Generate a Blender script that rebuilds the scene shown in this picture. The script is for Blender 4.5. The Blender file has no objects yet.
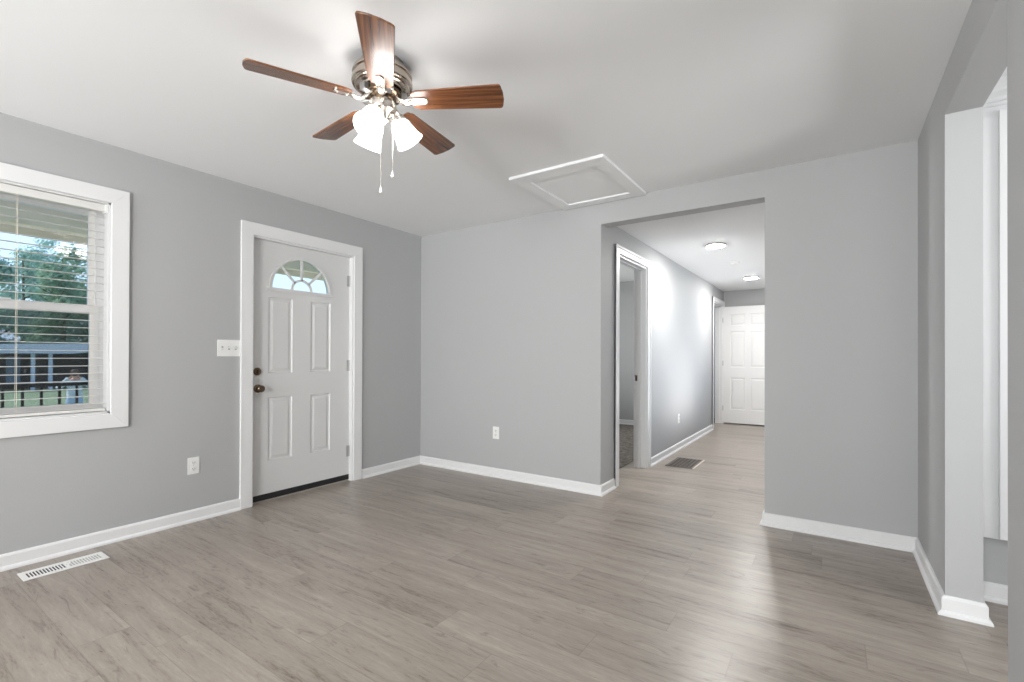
import bpy, bmesh, math, random
from mathutils import Vector, Matrix
PI = math.pi
random.seed(7)
sc = bpy.context.scene
col = sc.collection

# ------------------------------------------------------------------ camera
FPX, Y0, YAW, PITCH, ROLL = 473.3, 355.17, 0.5954947, 0.00415, 0.00306
CAM = Vector((3.6703, -3.6674, 1.1442))
cd = bpy.data.cameras.new('camera'); cam = bpy.data.objects.new('camera', cd); col.objects.link(cam)
cd.sensor_fit = 'HORIZONTAL'; cd.sensor_width = 36; cd.lens = FPX / 1024 * 36
cd.shift_y = (Y0 - 341) / 1024; cd.clip_start = 0.02; cd.clip_end = 300
fwd = Vector((-math.sin(YAW) * math.cos(PITCH), math.cos(YAW) * math.cos(PITCH), math.sin(PITCH)))
rt = Vector((math.cos(YAW), math.sin(YAW), 0)); up = rt.cross(fwd)
rt2 = rt * math.cos(ROLL) + up * math.sin(ROLL); up2 = up * math.cos(ROLL) - rt * math.sin(ROLL)
cam.matrix_world = Matrix(((rt2.x, up2.x, -fwd.x, CAM.x), (rt2.y, up2.y, -fwd.y, CAM.y), (rt2.z, up2.z, -fwd.z, CAM.z), (0, 0, 0, 1)))
sc.camera = cam

# ------------------------------------------------------------------ render look
sc.view_settings.view_transform = 'Standard'; sc.view_settings.look = 'None'
sc.view_settings.gamma = 1; sc.view_settings.use_curve_mapping = False
sc.view_settings.exposure = 0.47
sc.cycles.use_denoising = True
sc.cycles.max_bounces = 8; sc.cycles.diffuse_bounces = 5; sc.cycles.glossy_bounces = 4
sc.cycles.transparent_max_bounces = 24; sc.cycles.transmission_bounces = 6
sc.cycles.sample_clamp_indirect = 6; sc.cycles.blur_glossy = 0.5
sc.cycles.caustics_reflective = False; sc.cycles.caustics_refractive = False

# ------------------------------------------------------------------ sky
w = bpy.data.worlds.new('sky'); sc.world = w; w.use_nodes = True
nt = w.node_tree; nt.nodes.clear()
out = nt.nodes.new('ShaderNodeOutputWorld'); bg = nt.nodes.new('ShaderNodeBackground')
tc = nt.nodes.new('ShaderNodeTexCoord'); sx = nt.nodes.new('ShaderNodeSeparateXYZ'); cr = nt.nodes.new('ShaderNodeValToRGB')
nt.links.new(tc.outputs['Generated'], sx.inputs[0]); nt.links.new(sx.outputs['Z'], cr.inputs[0])
cr.color_ramp.elements[0].position = 0.0; cr.color_ramp.elements[0].color = (0.54, 0.72, 0.97, 1)
cr.color_ramp.elements[1].position = 0.7; cr.color_ramp.elements[1].color = (0.42, 0.60, 0.90, 1)
nt.links.new(cr.outputs[0], bg.inputs[0]); bg.inputs[1].default_value = 1.35
nt.links.new(bg.outputs[0], out.inputs[0])

# ------------------------------------------------------------------ lights
def area(name, loc, direction, sx_, sy_, power, color=(1, 1, 1), spread=PI):
    l = bpy.data.lights.new(name, 'AREA'); l.shape = 'RECTANGLE'; l.size = sx_; l.size_y = sy_
    l.energy = power; l.color = color; l.spread = spread
    o = bpy.data.objects.new(name, l); col.objects.link(o); o.location = loc
    o.rotation_euler = Vector(direction).to_track_quat('-Z', 'Z').to_euler(); return o
def point(name, loc, power, radius, color=(1, 1, 1)):
    l = bpy.data.lights.new(name, 'POINT'); l.energy = power; l.shadow_soft_size = radius; l.color = color
    o = bpy.data.objects.new(name, l); col.objects.link(o); o.location = loc; return o
sun = bpy.data.lights.new('sun', 'SUN'); sun.energy = 4.5; sun.angle = 0.2; sun.color = (1, 0.96, 0.9)
so = bpy.data.objects.new('sun', sun); col.objects.link(so)
so.rotation_euler = Vector((0.45, 0.72, -0.60)).to_track_quat('-Z', 'Z').to_euler()
FILL_COL = (1.0, 0.995, 0.985)
# added fill lights, all set at made-up windows out of view
area('fill_light_back_a', (1.0, -6.73, 1.45), (0.1, 1, 0.6), 1.1, 1.3, 100, FILL_COL)
area('fill_light_back_b', (2.9, -6.73, 1.45), (-0.6, 1, 0.7), 1.1, 1.3, 165, FILL_COL)
area('fill_light_kitchen', (6.75, -2.3, 1.5), (-1, 0, 0.4), 1.3, 1.2, 74, FILL_COL)
area('fill_light_kitchen_back', (5.4, -6.73, 1.45), (-0.1, 1, 0.1), 1.1, 1.3, 25, FILL_COL)
area('fill_light_hall', (3.72, 2.6, 1.35), (-1, 0, 1.3), 3.2, 1.2, 26, FILL_COL)
area('fill_light_bedroom', (-1.75, 2.4, 1.5), (1, 0, 0), 1.1, 1.1, 120, FILL_COL)
area('fill_light_end_room', (0.15, 5.1, 1.5), (1, 0, 0), 0.8, 1.1, 30, FILL_COL)

# ------------------------------------------------------------------ constants of the room
W = 4.088; H = 2.44; HH = 2.311; XH = 2.076; XR = 3.283; YB = -6.60; ZO = 2.251
TW = 0.124                                   # thickness of inner walls

# ------------------------------------------------------------------ helpers
class MB:
    def __init__(s): s.bm = bmesh.new()
    def box(s, x0, x1, y0, y1, z0, z1, bev=0):
        if bev:
            b2 = bmesh.new(); r = bmesh.ops.create_cube(b2, size=1)
        else:
            b2 = s.bm; r = bmesh.ops.create_cube(b2, size=1)
        for v in r['verts']:
            v.co = Vector(((x0 + x1) / 2 + v.co.x * (x1 - x0), (y0 + y1) / 2 + v.co.y * (y1 - y0), (z0 + z1) / 2 + v.co.z * (z1 - z0)))
        if bev:
            bmesh.ops.bevel(b2, geom=b2.edges[:], offset=bev, segments=2, profile=0.6, affect='EDGES')
            s.merge(b2)
        return s
    def merge(s, b2, mat=None):
        if mat is not None: b2.transform(mat)
        me = bpy.data.meshes.new('tmp'); b2.to_mesh(me); b2.free(); s.bm.from_mesh(me); bpy.data.meshes.remove(me)
    def lathe(s, prof, loc=(0, 0, 0), axis=(0, 0, 1), n=32, cap=True):
        b2 = bmesh.new(); rings = []
        for r, z in prof:
            if r < 1e-5: rings.append([b2.verts.new((0, 0, z))])
            else: rings.append([b2.verts.new((r * math.cos(2 * PI * i / n), r * math.sin(2 * PI * i / n), z)) for i in range(n)])
        for a, b in zip(rings, rings[1:]):
            for i in range(n):
                j = (i + 1) % n
                if len(a) == 1 and len(b) == 1: continue
                if len(a) == 1: b2.faces.new((a[0], b[i], b[j]))
                elif len(b) == 1: b2.faces.new((a[i], a[j], b[0]))
                else: b2.faces.new((a[i], a[j], b[j], b[i]))
        if cap:
            for rg in (rings[0], rings[-1]):
                if len(rg) > 2: b2.faces.new(rg)
        bmesh.ops.recalc_face_normals(b2, faces=b2.faces[:])
        q = Vector((0, 0, 1)).rotation_difference(Vector(axis).normalized())
        s.merge(b2, Matrix.Translation(loc) @ q.to_matrix().to_4x4()); return s
    def tube(s, pts, rad, n=10, flat=None):
        pts = [Vector(p) for p in pts]; rads = rad if isinstance(rad, (list, tuple)) else [rad] * len(pts)
        b2 = bmesh.new(); rings = []; ref = Vector((0, 0, 1))
        for i, p in enumerate(pts):
            t = (pts[min(i + 1, len(pts) - 1)] - pts[max(i - 1, 0)]).normalized()
            rf = ref if abs(t.dot(ref)) < 0.95 else Vector((1, 0, 0))
            a = t.cross(rf).normalized(); b = a.cross(t).normalized()
            if i and (a.dot(pa) < 0): a = -a; b = -b
            pa = a
            ky = flat if flat else 1
            rings.append([b2.verts.new(p + a * rads[i] * math.cos(2 * PI * k / n) + b * rads[i] * ky * math.sin(2 * PI * k / n)) for k in range(n)])
        for a, b in zip(rings, rings[1:]):
            for i in range(n): b2.faces.new((a[i], a[(i + 1) % n], b[(i + 1) % n], b[i]))
        b2.faces.new(rings[0]); b2.faces.new(rings[-1])
        bmesh.ops.recalc_face_normals(b2, faces=b2.faces[:]); s.merge(b2); return s
    def prism(s, pts2, frame, depth):
        """closed 2-D outline extruded; frame = (origin, u, v, n)"""
        o, u, v, n = [Vector(q) for q in frame]
        b2 = bmesh.new(); vs = [b2.verts.new(o + u * a + v * b) for a, b in pts2]
        f = b2.faces.new(vs); r = bmesh.ops.extrude_face_region(b2, geom=[f])
        for q in r['geom']:
            if isinstance(q, bmesh.types.BMVert): q.co += n * depth
        bmesh.ops.recalc_face_normals(b2, faces=b2.faces[:]); s.merge(b2); return s
    def plate(s, outer, holes, frame, depth):
        """slab with holes: outer and holes are lists of (a, b)"""
        o, u, v, n = [Vector(q) for q in frame]
        b2 = bmesh.new(); es = []
        for lp in [outer] + holes:
            vs = [b2.verts.new(o + u * a + v * b) for a, b in lp]
            for i in range(len(vs)): es.append(b2.edges.new((vs[i], vs[(i + 1) % len(vs)])))
        bmesh.ops.triangle_fill(b2, use_beauty=True, use_dissolve=False, edges=es)
        fs = b2.faces[:]; r = bmesh.ops.extrude_face_region(b2, geom=fs)
        for q in r['geom']:
            if isinstance(q, bmesh.types.BMVert): q.co += n * depth
        bmesh.ops.recalc_face_normals(b2, faces=b2.faces[:]); s.merge(b2); return s
    def sweep(s, path, prof, closed_ends=True):
        """profile (offset to the right of the path, z) swept along a 2-D polyline with mitres"""
        P = [Vector((a, b)) for a, b in path]; b2 = bmesh.new(); rings = []
        for i, p in enumerate(P):
            d0 = (P[i] - P[i - 1]).normalized() if i else None
            d1 = (P[i + 1] - P[i]).normalized() if i < len(P) - 1 else None
            if d0 is None: d0 = d1
            if d1 is None: d1 = d0
            n0 = Vector((d0.y, -d0.x)); n1 = Vector((d1.y, -d1.x)); m = (n0 + n1).normalized(); k = 1 / max(0.2, m.dot(n0))
            rings.append([b2.verts.new((p.x + m.x * k * o_, p.y + m.y * k * o_, z)) for o_, z in prof])
        n = len(prof)
        for a, b in zip(rings, rings[1:]):
            for i in range(n): b2.faces.new((a[i], a[(i + 1) % n], b[(i + 1) % n], b[i]))
        b2.faces.new(rings[0]); b2.faces.new(rings[-1])
        bmesh.ops.recalc_face_normals(b2, faces=b2.faces[:]); s.merge(b2); return s
    def build(s, name, mat, parent=None, smooth=False, bevel=0, loc=None, rz=0):
        me = bpy.data.meshes.new(name); s.bm.to_mesh(me); s.bm.free()
        o = bpy.data.objects.new(name, me); col.objects.link(o)
        me.materials.append(mat)
        if smooth:
            for p in me.polygons: p.use_smooth = True
            me.set_sharp_from_angle(angle=math.radians(38))
        if bevel:
            m = o.modifiers.new('bevel', 'BEVEL'); m.width = bevel; m.segments = 2; m.limit_method = 'ANGLE'; m.angle_limit = math.radians(50)
        if parent: o.parent = parent
        if loc: o.location = loc
        o.rotation_euler.z = rz
        return o
def tag(o, label=None, cat=None, group=None, kind=None):
    if label: o['label'] = label
    if cat: o['category'] = cat
    if group: o['group'] = group
    if kind: o['kind'] = kind
    return o
def thing(name, label, cat, loc=(0, 0, 0), rz=0, group=None, kind=None):
    o = bpy.data.objects.new(name, None); col.objects.link(o); o.location = loc; o.rotation_euler.z = rz
    o.empty_display_size = 0.1
    return tag(o, label, cat, group, kind)
def struct(o, label, cat='room part'): return tag(o, label, cat, kind='structure')
def copy_tree(o, parent=None):
    c = o.copy(); col.objects.link(c)
    if parent: c.parent = parent
    for ch in [q for q in list(bpy.data.objects) if q.parent == o]: copy_tree(ch, c)
    return c
def rect(a0, a1, b0, b1): return [(a0, b0), (a1, b0), (a1, b1), (a0, b1)]

# ------------------------------------------------------------------ materials
def mat(name, colr, rough=0.5, metal=0.0, spec=0.5, emit=None, es=0):
    m = bpy.data.materials.new(name); m.use_nodes = True; b = m.node_tree.nodes['Principled BSDF']
    b.inputs['Base Color'].default_value = (*colr, 1); b.inputs['Roughness'].default_value = rough
    b.inputs['Metallic'].default_value = metal; b.inputs['Specular IOR Level'].default_value = spec
    if emit: b.inputs['Emission Color'].default_value = (*emit, 1); b.inputs['Emission Strength'].default_value = es
    return m
def N(m, t): return m.node_tree.nodes.new(t)
def Lk(m, a, b): m.node_tree.links.new(a, b)
def bumpy(m, scale, strength, dist=0.002, amount=0.0):
    """orange-peel bump, with an optional faint colour variation"""
    b = m.node_tree.nodes['Principled BSDF']
    tcn = N(m, 'ShaderNodeTexCoord'); n = N(m, 'ShaderNodeTexNoise'); n.inputs['Scale'].default_value = scale; n.inputs['Detail'].default_value = 3
    bp = N(m, 'ShaderNodeBump'); bp.inputs['Strength'].default_value = strength; bp.inputs['Distance'].default_value = dist
    Lk(m, tcn.outputs['Object'], n.inputs['Vector']); Lk(m, n.outputs['Fac'], bp.inputs['Height']); Lk(m, bp.outputs[0], b.inputs['Normal'])
    if amount:
        n2 = N(m, 'ShaderNodeTexNoise'); n2.inputs['Scale'].default_value = 1.3; n2.inputs['Detail'].default_value = 4
        hs = N(m, 'ShaderNodeHueSaturation'); hs.inputs['Color'].default_value = b.inputs['Base Color'].default_value[:]
        mr = N(m, 'ShaderNodeMapRange'); mr.inputs['To Min'].default_value = 1 - amount; mr.inputs['To Max'].default_value = 1 + amount
        Lk(m, tcn.outputs['Object'], n2.inputs['Vector']); Lk(m, n2.outputs['Fac'], mr.inputs['Value']); Lk(m, mr.outputs[0], hs.inputs['Value']); Lk(m, hs.outputs[0], b.inputs['Base Color'])
    return m
M_wall = bumpy(mat('grey_wall_paint', (0.430, 0.433, 0.437), 0.62, spec=0.3), 90, 0.12, amount=0.02)
M_ceil = bumpy(mat('white_ceiling_paint', (0.87, 0.875, 0.885), 0.8, spec=0.2), 70, 0.15, amount=0.012)
M_trim = bumpy(mat('white_trim_paint', (0.77, 0.77, 0.775), 0.35), 25, 0.03)
M_door = bumpy(mat('door_paint', (0.68, 0.68, 0.68), 0.4), 25, 0.04)
M_hdoor = bumpy(mat('white_door_paint', (0.82, 0.82, 0.82), 0.4), 25, 0.04)
M_plastic = mat('white_plastic', (0.82, 0.82, 0.81), 0.35)
M_plastic2 = mat('switch_plastic', (0.80, 0.80, 0.79), 0.3)
M_dark = mat('dark_recess', (0.03, 0.03, 0.03), 0.8)  # shade of slots and duct put into the colour; also the camera body
M_black = mat('black_rubber', (0.012, 0.012, 0.013), 0.5)
M_nickel = bumpy(mat('brushed_nickel', (0.72, 0.68, 0.63), 0.26, 1.0), 120, 0.08)
M_pewter = bumpy(mat('pewter', (0.50, 0.44, 0.38), 0.24, 1.0), 120, 0.06)
M_bronze = mat('antique_brass', (0.16, 0.115, 0.08), 0.25, 1.0)
M_tan2 = mat('pale_threshold', (0.5, 0.47, 0.43), 0.4)
M_steel = mat('hinge_steel', (0.42, 0.42, 0.42), 0.35, 1.0)
M_vinyl = mat('vinyl_window', (0.64, 0.64, 0.64), 0.4)
M_slat = mat('blind_slat', (0.72, 0.71, 0.69), 0.45)
M_cord = mat('blind_cord', (0.72, 0.66, 0.56), 0.8)
M_shade = mat('lit_opal_glass', (0.95, 0.94, 0.92), 0.3, emit=(1.0, 0.975, 0.945), es=9.5)
M_bulb = mat('bulb', (1, 1, 1), 0.3, emit=(1.0, 0.96, 0.9), es=40.0)
M_lens = mat('lit_diffuser', (0.95, 0.95, 0.95), 0.3, emit=(1.0, 0.975, 0.94), es=300.0)
M_deck = bumpy(mat('porch_deck', (0.60, 0.58, 0.55), 0.8), 20, 0.2, amount=0.08)
M_beam = bumpy(mat('cream_painted_wood', (0.84, 0.77, 0.65), 0.6), 20, 0.1, amount=0.05)
M_soffit = bumpy(mat('soffit_paint', (0.78, 0.82, 0.88), 0.6), 20, 0.1)
M_iron = mat('black_iron', (0.012, 0.012, 0.014), 0.45)
M_siding = bumpy(mat('dark_siding', (0.055, 0.06, 0.065), 0.8), 4, 0.3, amount=0.25)
M_wroof = mat('pale_metal_roof', (0.62, 0.68, 0.80), 0.5)
M_wpost = mat('pale_post_paint', (0.66, 0.76, 0.92), 0.5)
M_bluepanel = bumpy(mat('blue_grey_panel', (0.22, 0.34, 0.48), 0.6), 5, 0.1, amount=0.2)
M_outwall = mat('outer_siding', (0.55, 0.54, 0.52), 0.8)

def glass(name, tint, fac=1.0):
    m = bpy.data.materials.new(name); m.use_nodes = True; t = m.node_tree; t.nodes.clear()
    o = t.nodes.new('ShaderNodeOutputMaterial'); mx = t.nodes.new('ShaderNodeMixShader'); tr = t.nodes.new('ShaderNodeBsdfTransparent')
    gl = t.nodes.new('ShaderNodeBsdfGlossy'); fr = t.nodes.new('ShaderNodeFresnel'); fr.inputs['IOR'].default_value = 1.5
    mm = t.nodes.new('ShaderNodeMath'); mm.operation = 'MULTIPLY'; mm.inputs[1].default_value = fac
    tr.inputs[0].default_value = (*tint, 1); gl.inputs['Roughness'].default_value = 0.02
    t.links.new(fr.outputs[0], mm.inputs[0]); t.links.new(mm.outputs[0], mx.inputs[0])
    t.links.new(tr.outputs[0], mx.inputs[1]); t.links.new(gl.outputs[0], mx.inputs[2]); t.links.new(mx.outputs[0], o.inputs[0]); return m
M_glass = glass('window_glass', (0.95, 0.965, 0.96), 1.0)
def screen_mat():
    m = bpy.data.materials.new('insect_mesh'); m.use_nodes = True; t = m.node_tree; t.nodes.clear()
    o = t.nodes.new('ShaderNodeOutputMaterial'); mx = t.nodes.new('ShaderNodeMixShader'); tr = t.nodes.new('ShaderNodeBsdfTransparent')
    d = t.nodes.new('ShaderNodeBsdfDiffuse'); d.inputs[0].default_value = (0.05, 0.05, 0.05, 1); mx.inputs[0].default_value = 0.33
    t.links.new(tr.outputs[0], mx.inputs[1]); t.links.new(d.outputs[0], mx.inputs[2]); t.links.new(mx.outputs[0], o.inputs[0]); return m
M_screen = screen_mat()

def wood_mat(name, c1, c2, c3, rough=0.32):
    m = mat(name, c2, rough); b = m.node_tree.nodes['Principled BSDF']
    tcn = N(m, 'ShaderNodeTexCoord'); mp = N(m, 'ShaderNodeMapping'); mp.inputs['Scale'].default_value = (2.0, 55, 55)
    n = N(m, 'ShaderNodeTexNoise'); n.inputs['Scale'].default_value = 1.0; n.inputs['Detail'].default_value = 6; n.inputs['Distortion'].default_value = 1.0
    r = N(m, 'ShaderNodeValToRGB'); r.color_ramp.elements[0].position = 0.3; r.color_ramp.elements[0].color = (*c1, 1)
    r.color_ramp.elements[1].position = 0.72; r.color_ramp.elements[1].color = (*c3, 1); e = r.color_ramp.elements.new(0.5); e.color = (*c2, 1)
    Lk(m, tcn.outputs['Object'], mp.inputs[0]); Lk(m, mp.outputs[0], n.inputs['Vector']); Lk(m, n.outputs['Fac'], r.inputs[0]); Lk(m, r.outputs[0], b.inputs['Base Color']); return m
M_blade = wood_mat('walnut_blade', (0.050, 0.016, 0.006), (0.17, 0.058, 0.019), (0.32, 0.125, 0.042), rough=0.27)
M_blade.node_tree.nodes['Principled BSDF'].inputs['Specular IOR Level'].default_value = 0.9

def plank_mat():
    m = mat('grey_oak_vinyl_plank', (0.35, 0.32, 0.28), 0.34, spec=0.45); b = m.node_tree.nodes['Principled BSDF']
    def math_(op, a, bb=None, c=None):
        n = N(m, 'ShaderNodeMath'); n.operation = op
        for i, q in enumerate((a, bb, c)):
            if q is None: continue
            if isinstance(q, (int, float)): n.inputs[i].default_value = q
            else: Lk(m, q, n.inputs[i])
        return n.outputs[0]
    tcn = N(m, 'ShaderNodeTexCoord'); sp = N(m, 'ShaderNodeSeparateXYZ'); Lk(m, tcn.outputs['Object'], sp.inputs[0])
    yy = math_('DIVIDE', math_('ADD', sp.outputs['Y'], 0.06), 0.178); row = math_('FLOOR', yy); fy = math_('FRACT', yy)
    wn = N(m, 'ShaderNodeTexWhiteNoise'); wn.noise_dimensions = '1D'; Lk(m, row, wn.inputs['W'])
    xx = math_('DIVIDE', math_('ADD', sp.outputs['X'], math_('MULTIPLY', wn.outputs['Value'], 1.22)), 1.22); cl = math_('FLOOR', xx); fx = math_('FRACT', xx)
    cb = N(m, 'ShaderNodeCombineXYZ'); Lk(m, cl, cb.inputs[0]); Lk(m, row, cb.inputs[1])
    wp = N(m, 'ShaderNodeTexWhiteNoise'); wp.noise_dimensions = '2D'; Lk(m, cb.outputs[0], wp.inputs['Vector'])
    # grain coordinates shifted per plank
    gx = math_('ADD', math_('MULTIPLY', sp.outputs['X'], 1.0), math_('MULTIPLY', wp.outputs['Value'], 37.0))
    gc = N(m, 'ShaderNodeCombineXYZ'); Lk(m, gx, gc.inputs[0]); Lk(m, math_('ADD', sp.outputs['Y'], math_('MULTIPLY', wp.outputs['Value'], 11.0)), gc.inputs[1])
    def noise(scx, scy, det, dist, rough=0.55):
        mp = N(m, 'ShaderNodeMapping'); mp.inputs['Scale'].default_value = (scx, scy, 1); Lk(m, gc.outputs[0], mp.inputs[0])
        n = N(m, 'ShaderNodeTexNoise'); n.inputs['Scale'].default_value = 1; n.inputs['Detail'].default_value = det; n.inputs['Distortion'].default_value = dist; n.inputs['Roughness'].default_value = rough
        Lk(m, mp.outputs[0], n.inputs['Vector']); return n.outputs['Fac']
    n1 = noise(1.7, 19, 8, 0.5, 0.68); n2 = noise(16, 110, 6, 0.4, 0.75); n4 = noise(0.7, 3.0, 3, 0.6); n3 = noise(3.2, 13, 5, 2.2, 0.65)
    base = math_('ADD', math_('MULTIPLY', n1, 0.55), math_('MULTIPLY', n2, 0.33)); base = math_('ADD', base, math_('MULTIPLY', wp.outputs['Value'], 0.09)); base = math_('ADD', base, math_('MULTIPLY', math_('SUBTRACT', n4, 0.5), 0.15)); base = math_('ADD', base, 0.035)
    r = N(m, 'ShaderNodeValToRGB'); Lk(m, base, r.inputs[0])
    E_ = r.color_ramp.elements; E_[0].position = 0.37; E_[0].color = (0.125, 0.100, 0.082, 1); E_[1].position = 0.68; E_[1].color = (0.430, 0.375, 0.325, 1)
    e = E_.new(0.47); e.color = (0.285, 0.246, 0.210, 1); e = E_.new(0.58); e.color = (0.345, 0.303, 0.262, 1)
    # knots / dark streaks
    kr = N(m, 'ShaderNodeMapRange'); kr.inputs['From Min'].default_value = 0.58; kr.inputs['From Max'].default_value = 0.74; kr.inputs['To Max'].default_value = 0.95; Lk(m, n3, kr.inputs['Value'])
    kd = math_('MULTIPLY', kr.outputs[0], math_('ADD', n2, 0.35))
    mx = N(m, 'ShaderNodeMix'); mx.data_type = 'RGBA'; Lk(m, kd, mx.inputs['Factor']); Lk(m, r.outputs[0], mx.inputs['A']); mx.inputs['B'].default_value = (0.13, 0.105, 0.085, 1)
    # seams
    ey = math_('MINIMUM', fy, math_('SUBTRACT', 1.0, fy)); ex = math_('MULTIPLY', math_('MINIMUM', fx, math_('SUBTRACT', 1.0, fx)), 1.22 / 0.178)
    ed = math_('MINIMUM', ex, ey); sr = N(m, 'ShaderNodeMapRange'); sr.inputs['From Max'].default_value = 0.014; sr.inputs['To Min'].default_value = 0.42; sr.inputs['To Max'].default_value = 0.0; Lk(m, ed, sr.inputs['Value'])
    mx2 = N(m, 'ShaderNodeMix'); mx2.data_type = 'RGBA'; Lk(m, sr.outputs[0], mx2.inputs['Factor']); Lk(m, mx.outputs['Result'], mx2.inputs['A']); mx2.inputs['B'].default_value = (0.11, 0.09, 0.075, 1)
    Lk(m, mx2.outputs['Result'], b.inputs['Base Color'])
    rr = N(m, 'ShaderNodeMapRange'); rr.inputs['To Min'].default_value = 0.22; rr.inputs['To Max'].default_value = 0.38; Lk(m, n2, rr.inputs['Value']); Lk(m, rr.outputs[0], b.inputs['Roughness'])
    bp = N(m, 'ShaderNodeBump'); bp.inputs['Strength'].default_value = 0.22; bp.inputs['Distance'].default_value = 0.0012
    Lk(m, math_('SUBTRACT', math_('MULTIPLY', n2, 1.0), math_('MULTIPLY', sr.outputs[0], 1.2)), bp.inputs['Height']); Lk(m, bp.outputs[0], b.inputs['Normal'])
    return m
M_floor = plank_mat()

def speckle(name, c1, c2, scale, rough=0.95, bump=0.6, dist=0.01):
    m = mat(name, c1, rough, spec=0.2); b = m.node_tree.nodes['Principled BSDF']
    tcn = N(m, 'ShaderNodeTexCoord'); n = N(m, 'ShaderNodeTexNoise'); n.inputs['Scale'].default_value = scale; n.inputs['Detail'].default_value = 5; n.inputs['Roughness'].default_value = 0.7
    r = N(m, 'ShaderNodeValToRGB'); r.color_ramp.elements[0].position = 0.35; r.color_ramp.elements[0].color = (*c1, 1); r.color_ramp.elements[1].position = 0.65; r.color_ramp.elements[1].color = (*c2, 1)
    Lk(m, tcn.outputs['Object'], n.inputs['Vector']); Lk(m, n.outputs['Fac'], r.inputs[0]); Lk(m, r.outputs[0], b.inputs['Base Color'])
    bp = N(m, 'ShaderNodeBump'); bp.inputs['Strength'].default_value = bump; bp.inputs['Distance'].default_value = dist; Lk(m, n.outputs['Fac'], bp.inputs['Height']); Lk(m, bp.outputs[0], b.inputs['Normal'])
    return m
def leafy(m):
    b = m.node_tree.nodes['Principled BSDF']; o_ = m.node_tree.nodes['Material Output']; tl = N(m, 'ShaderNodeBsdfTranslucent'); mx = N(m, 'ShaderNodeMixShader'); mx.inputs[0].default_value = 0.4
    Lk(m, b.inputs['Base Color'].links[0].from_socket, tl.inputs[0]); Lk(m, b.outputs[0], mx.inputs[1]); Lk(m, tl.outputs[0], mx.inputs[2]); Lk(m, mx.outputs[0], o_.inputs[0]); return m
M_carpet = speckle('brown_grey_carpet', (0.09, 0.078, 0.066), (0.27, 0.24, 0.215), 16)
M_grass = speckle('lawn_grass', (0.22, 0.30, 0.17), (0.38, 0.46, 0.30), 3)
M_bark = speckle('bark', (0.06, 0.045, 0.035), (0.14, 0.11, 0.085), 8)
M_leaf1 = leafy(speckle('leaf_blue_green', (0.20, 0.34, 0.29), (0.38, 0.55, 0.47), 0.9, bump=0))
M_leaf2 = leafy(speckle('leaf_deep_green', (0.13, 0.23, 0.16), (0.28, 0.42, 0.30), 0.9, bump=0))

# ================================================================== THE ROOM
DY0, DY1, DZ = -1.79, -0.868, 2.072           # front door opening
# floor: one continuous plank floor (room, hall, kitchen)
struct(MB().box(0, 6.6, YB, -0.0, -0.05, 0).box(XH - 0.23, 6.6, 0, 6.0, -0.05, 0).box(-0.16, 0, DY0, DY1, -0.05, 0).build('floor', M_floor), 'grey oak vinyl plank floor running through room and hall', 'floor')
# ceilings
struct(MB().box(0, W, YB, 0, H, H + 0.06).build('ceiling', M_ceil), 'flat white ceiling over the main room', 'ceiling')
struct(MB().box(XH, XR, TW - 0.01, 6.0, HH, HH + 0.06).build('ceiling_hall', M_ceil), 'lower white ceiling over the hallway', 'ceiling')
struct(MB().box(W + TW, 6.6, YB, -0.53, H, H + 0.06).build('ceiling_kitchen', M_ceil), 'white ceiling of the side room', 'ceiling')
struct(MB().box(-1.6, XH, TW, 6.0, H, H + 0.06).build('ceiling_bedroom', M_ceil), 'white ceiling of the room off the hallway', 'ceiling')

# left wall (x = 0) with window and front door
DY0, DY1, DZ = -1.79, -0.868, 2.072           # front door opening
WY0, WY1, WZ0, WZ1 = -3.55, -2.646, 0.792, 2.082   # window opening
fL = ((-0.16, 0, 0), (0, 1, 0), (0, 0, 1), (1, 0, 0))
struct(MB().plate([(YB, 0), (DY0, 0), (DY0, DZ), (DY1, DZ), (DY1, 0), (TW, 0), (TW, H), (YB, H)], [rect(WY0, WY1, WZ0, WZ1)], fL, 0.16).build('wall_left', M_wall), 'light grey painted wall with the window and front door', 'wall')
# far wall (y = 0) with hall opening
fF = ((0, 0, 0), (1, 0, 0), (0, 0, 1), (0, 1, 0))
struct(MB().plate([(0, 0), (XH, 0), (XH, ZO), (XR, ZO), (XR, 0), (W + TW, 0), (W + TW, H), (0, H)], [], fF, TW).build('wall_far', M_wall), 'light grey far wall with the wide hallway opening', 'wall')
# right wall (x = W): pier, header, near part
PY, NY, ZR = -0.815, -1.735, 2.242
fR = ((W, 0, 0), (0, 1, 0), (0, 0, 1), (1, 0, 0))
struct(MB().plate([(YB, 0), (NY, 0), (NY, ZR), (PY, ZR), (PY, 0), (0, 0), (0, H), (YB, H)], [], fR, TW).build('wall_right', M_wall), 'light grey right wall with a cased-free opening and pier', 'wall')
# back wall behind the camera, window openings added for fill light
fB = ((0, YB, 0), (1, 0, 0), (0, 0, 1), (0, -1, 0))
struct(MB().plate(rect(-0.16, 6.76, 0, H), [rect(0.45, 1.55, 0.8, 2.1), rect(2.35, 3.45, 0.8, 2.1), rect(4.85, 5.95, 0.8, 2.1)], fB, 0.16).build('wall_back', M_wall), 'light grey back wall with window openings added for light', 'wall')
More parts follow.
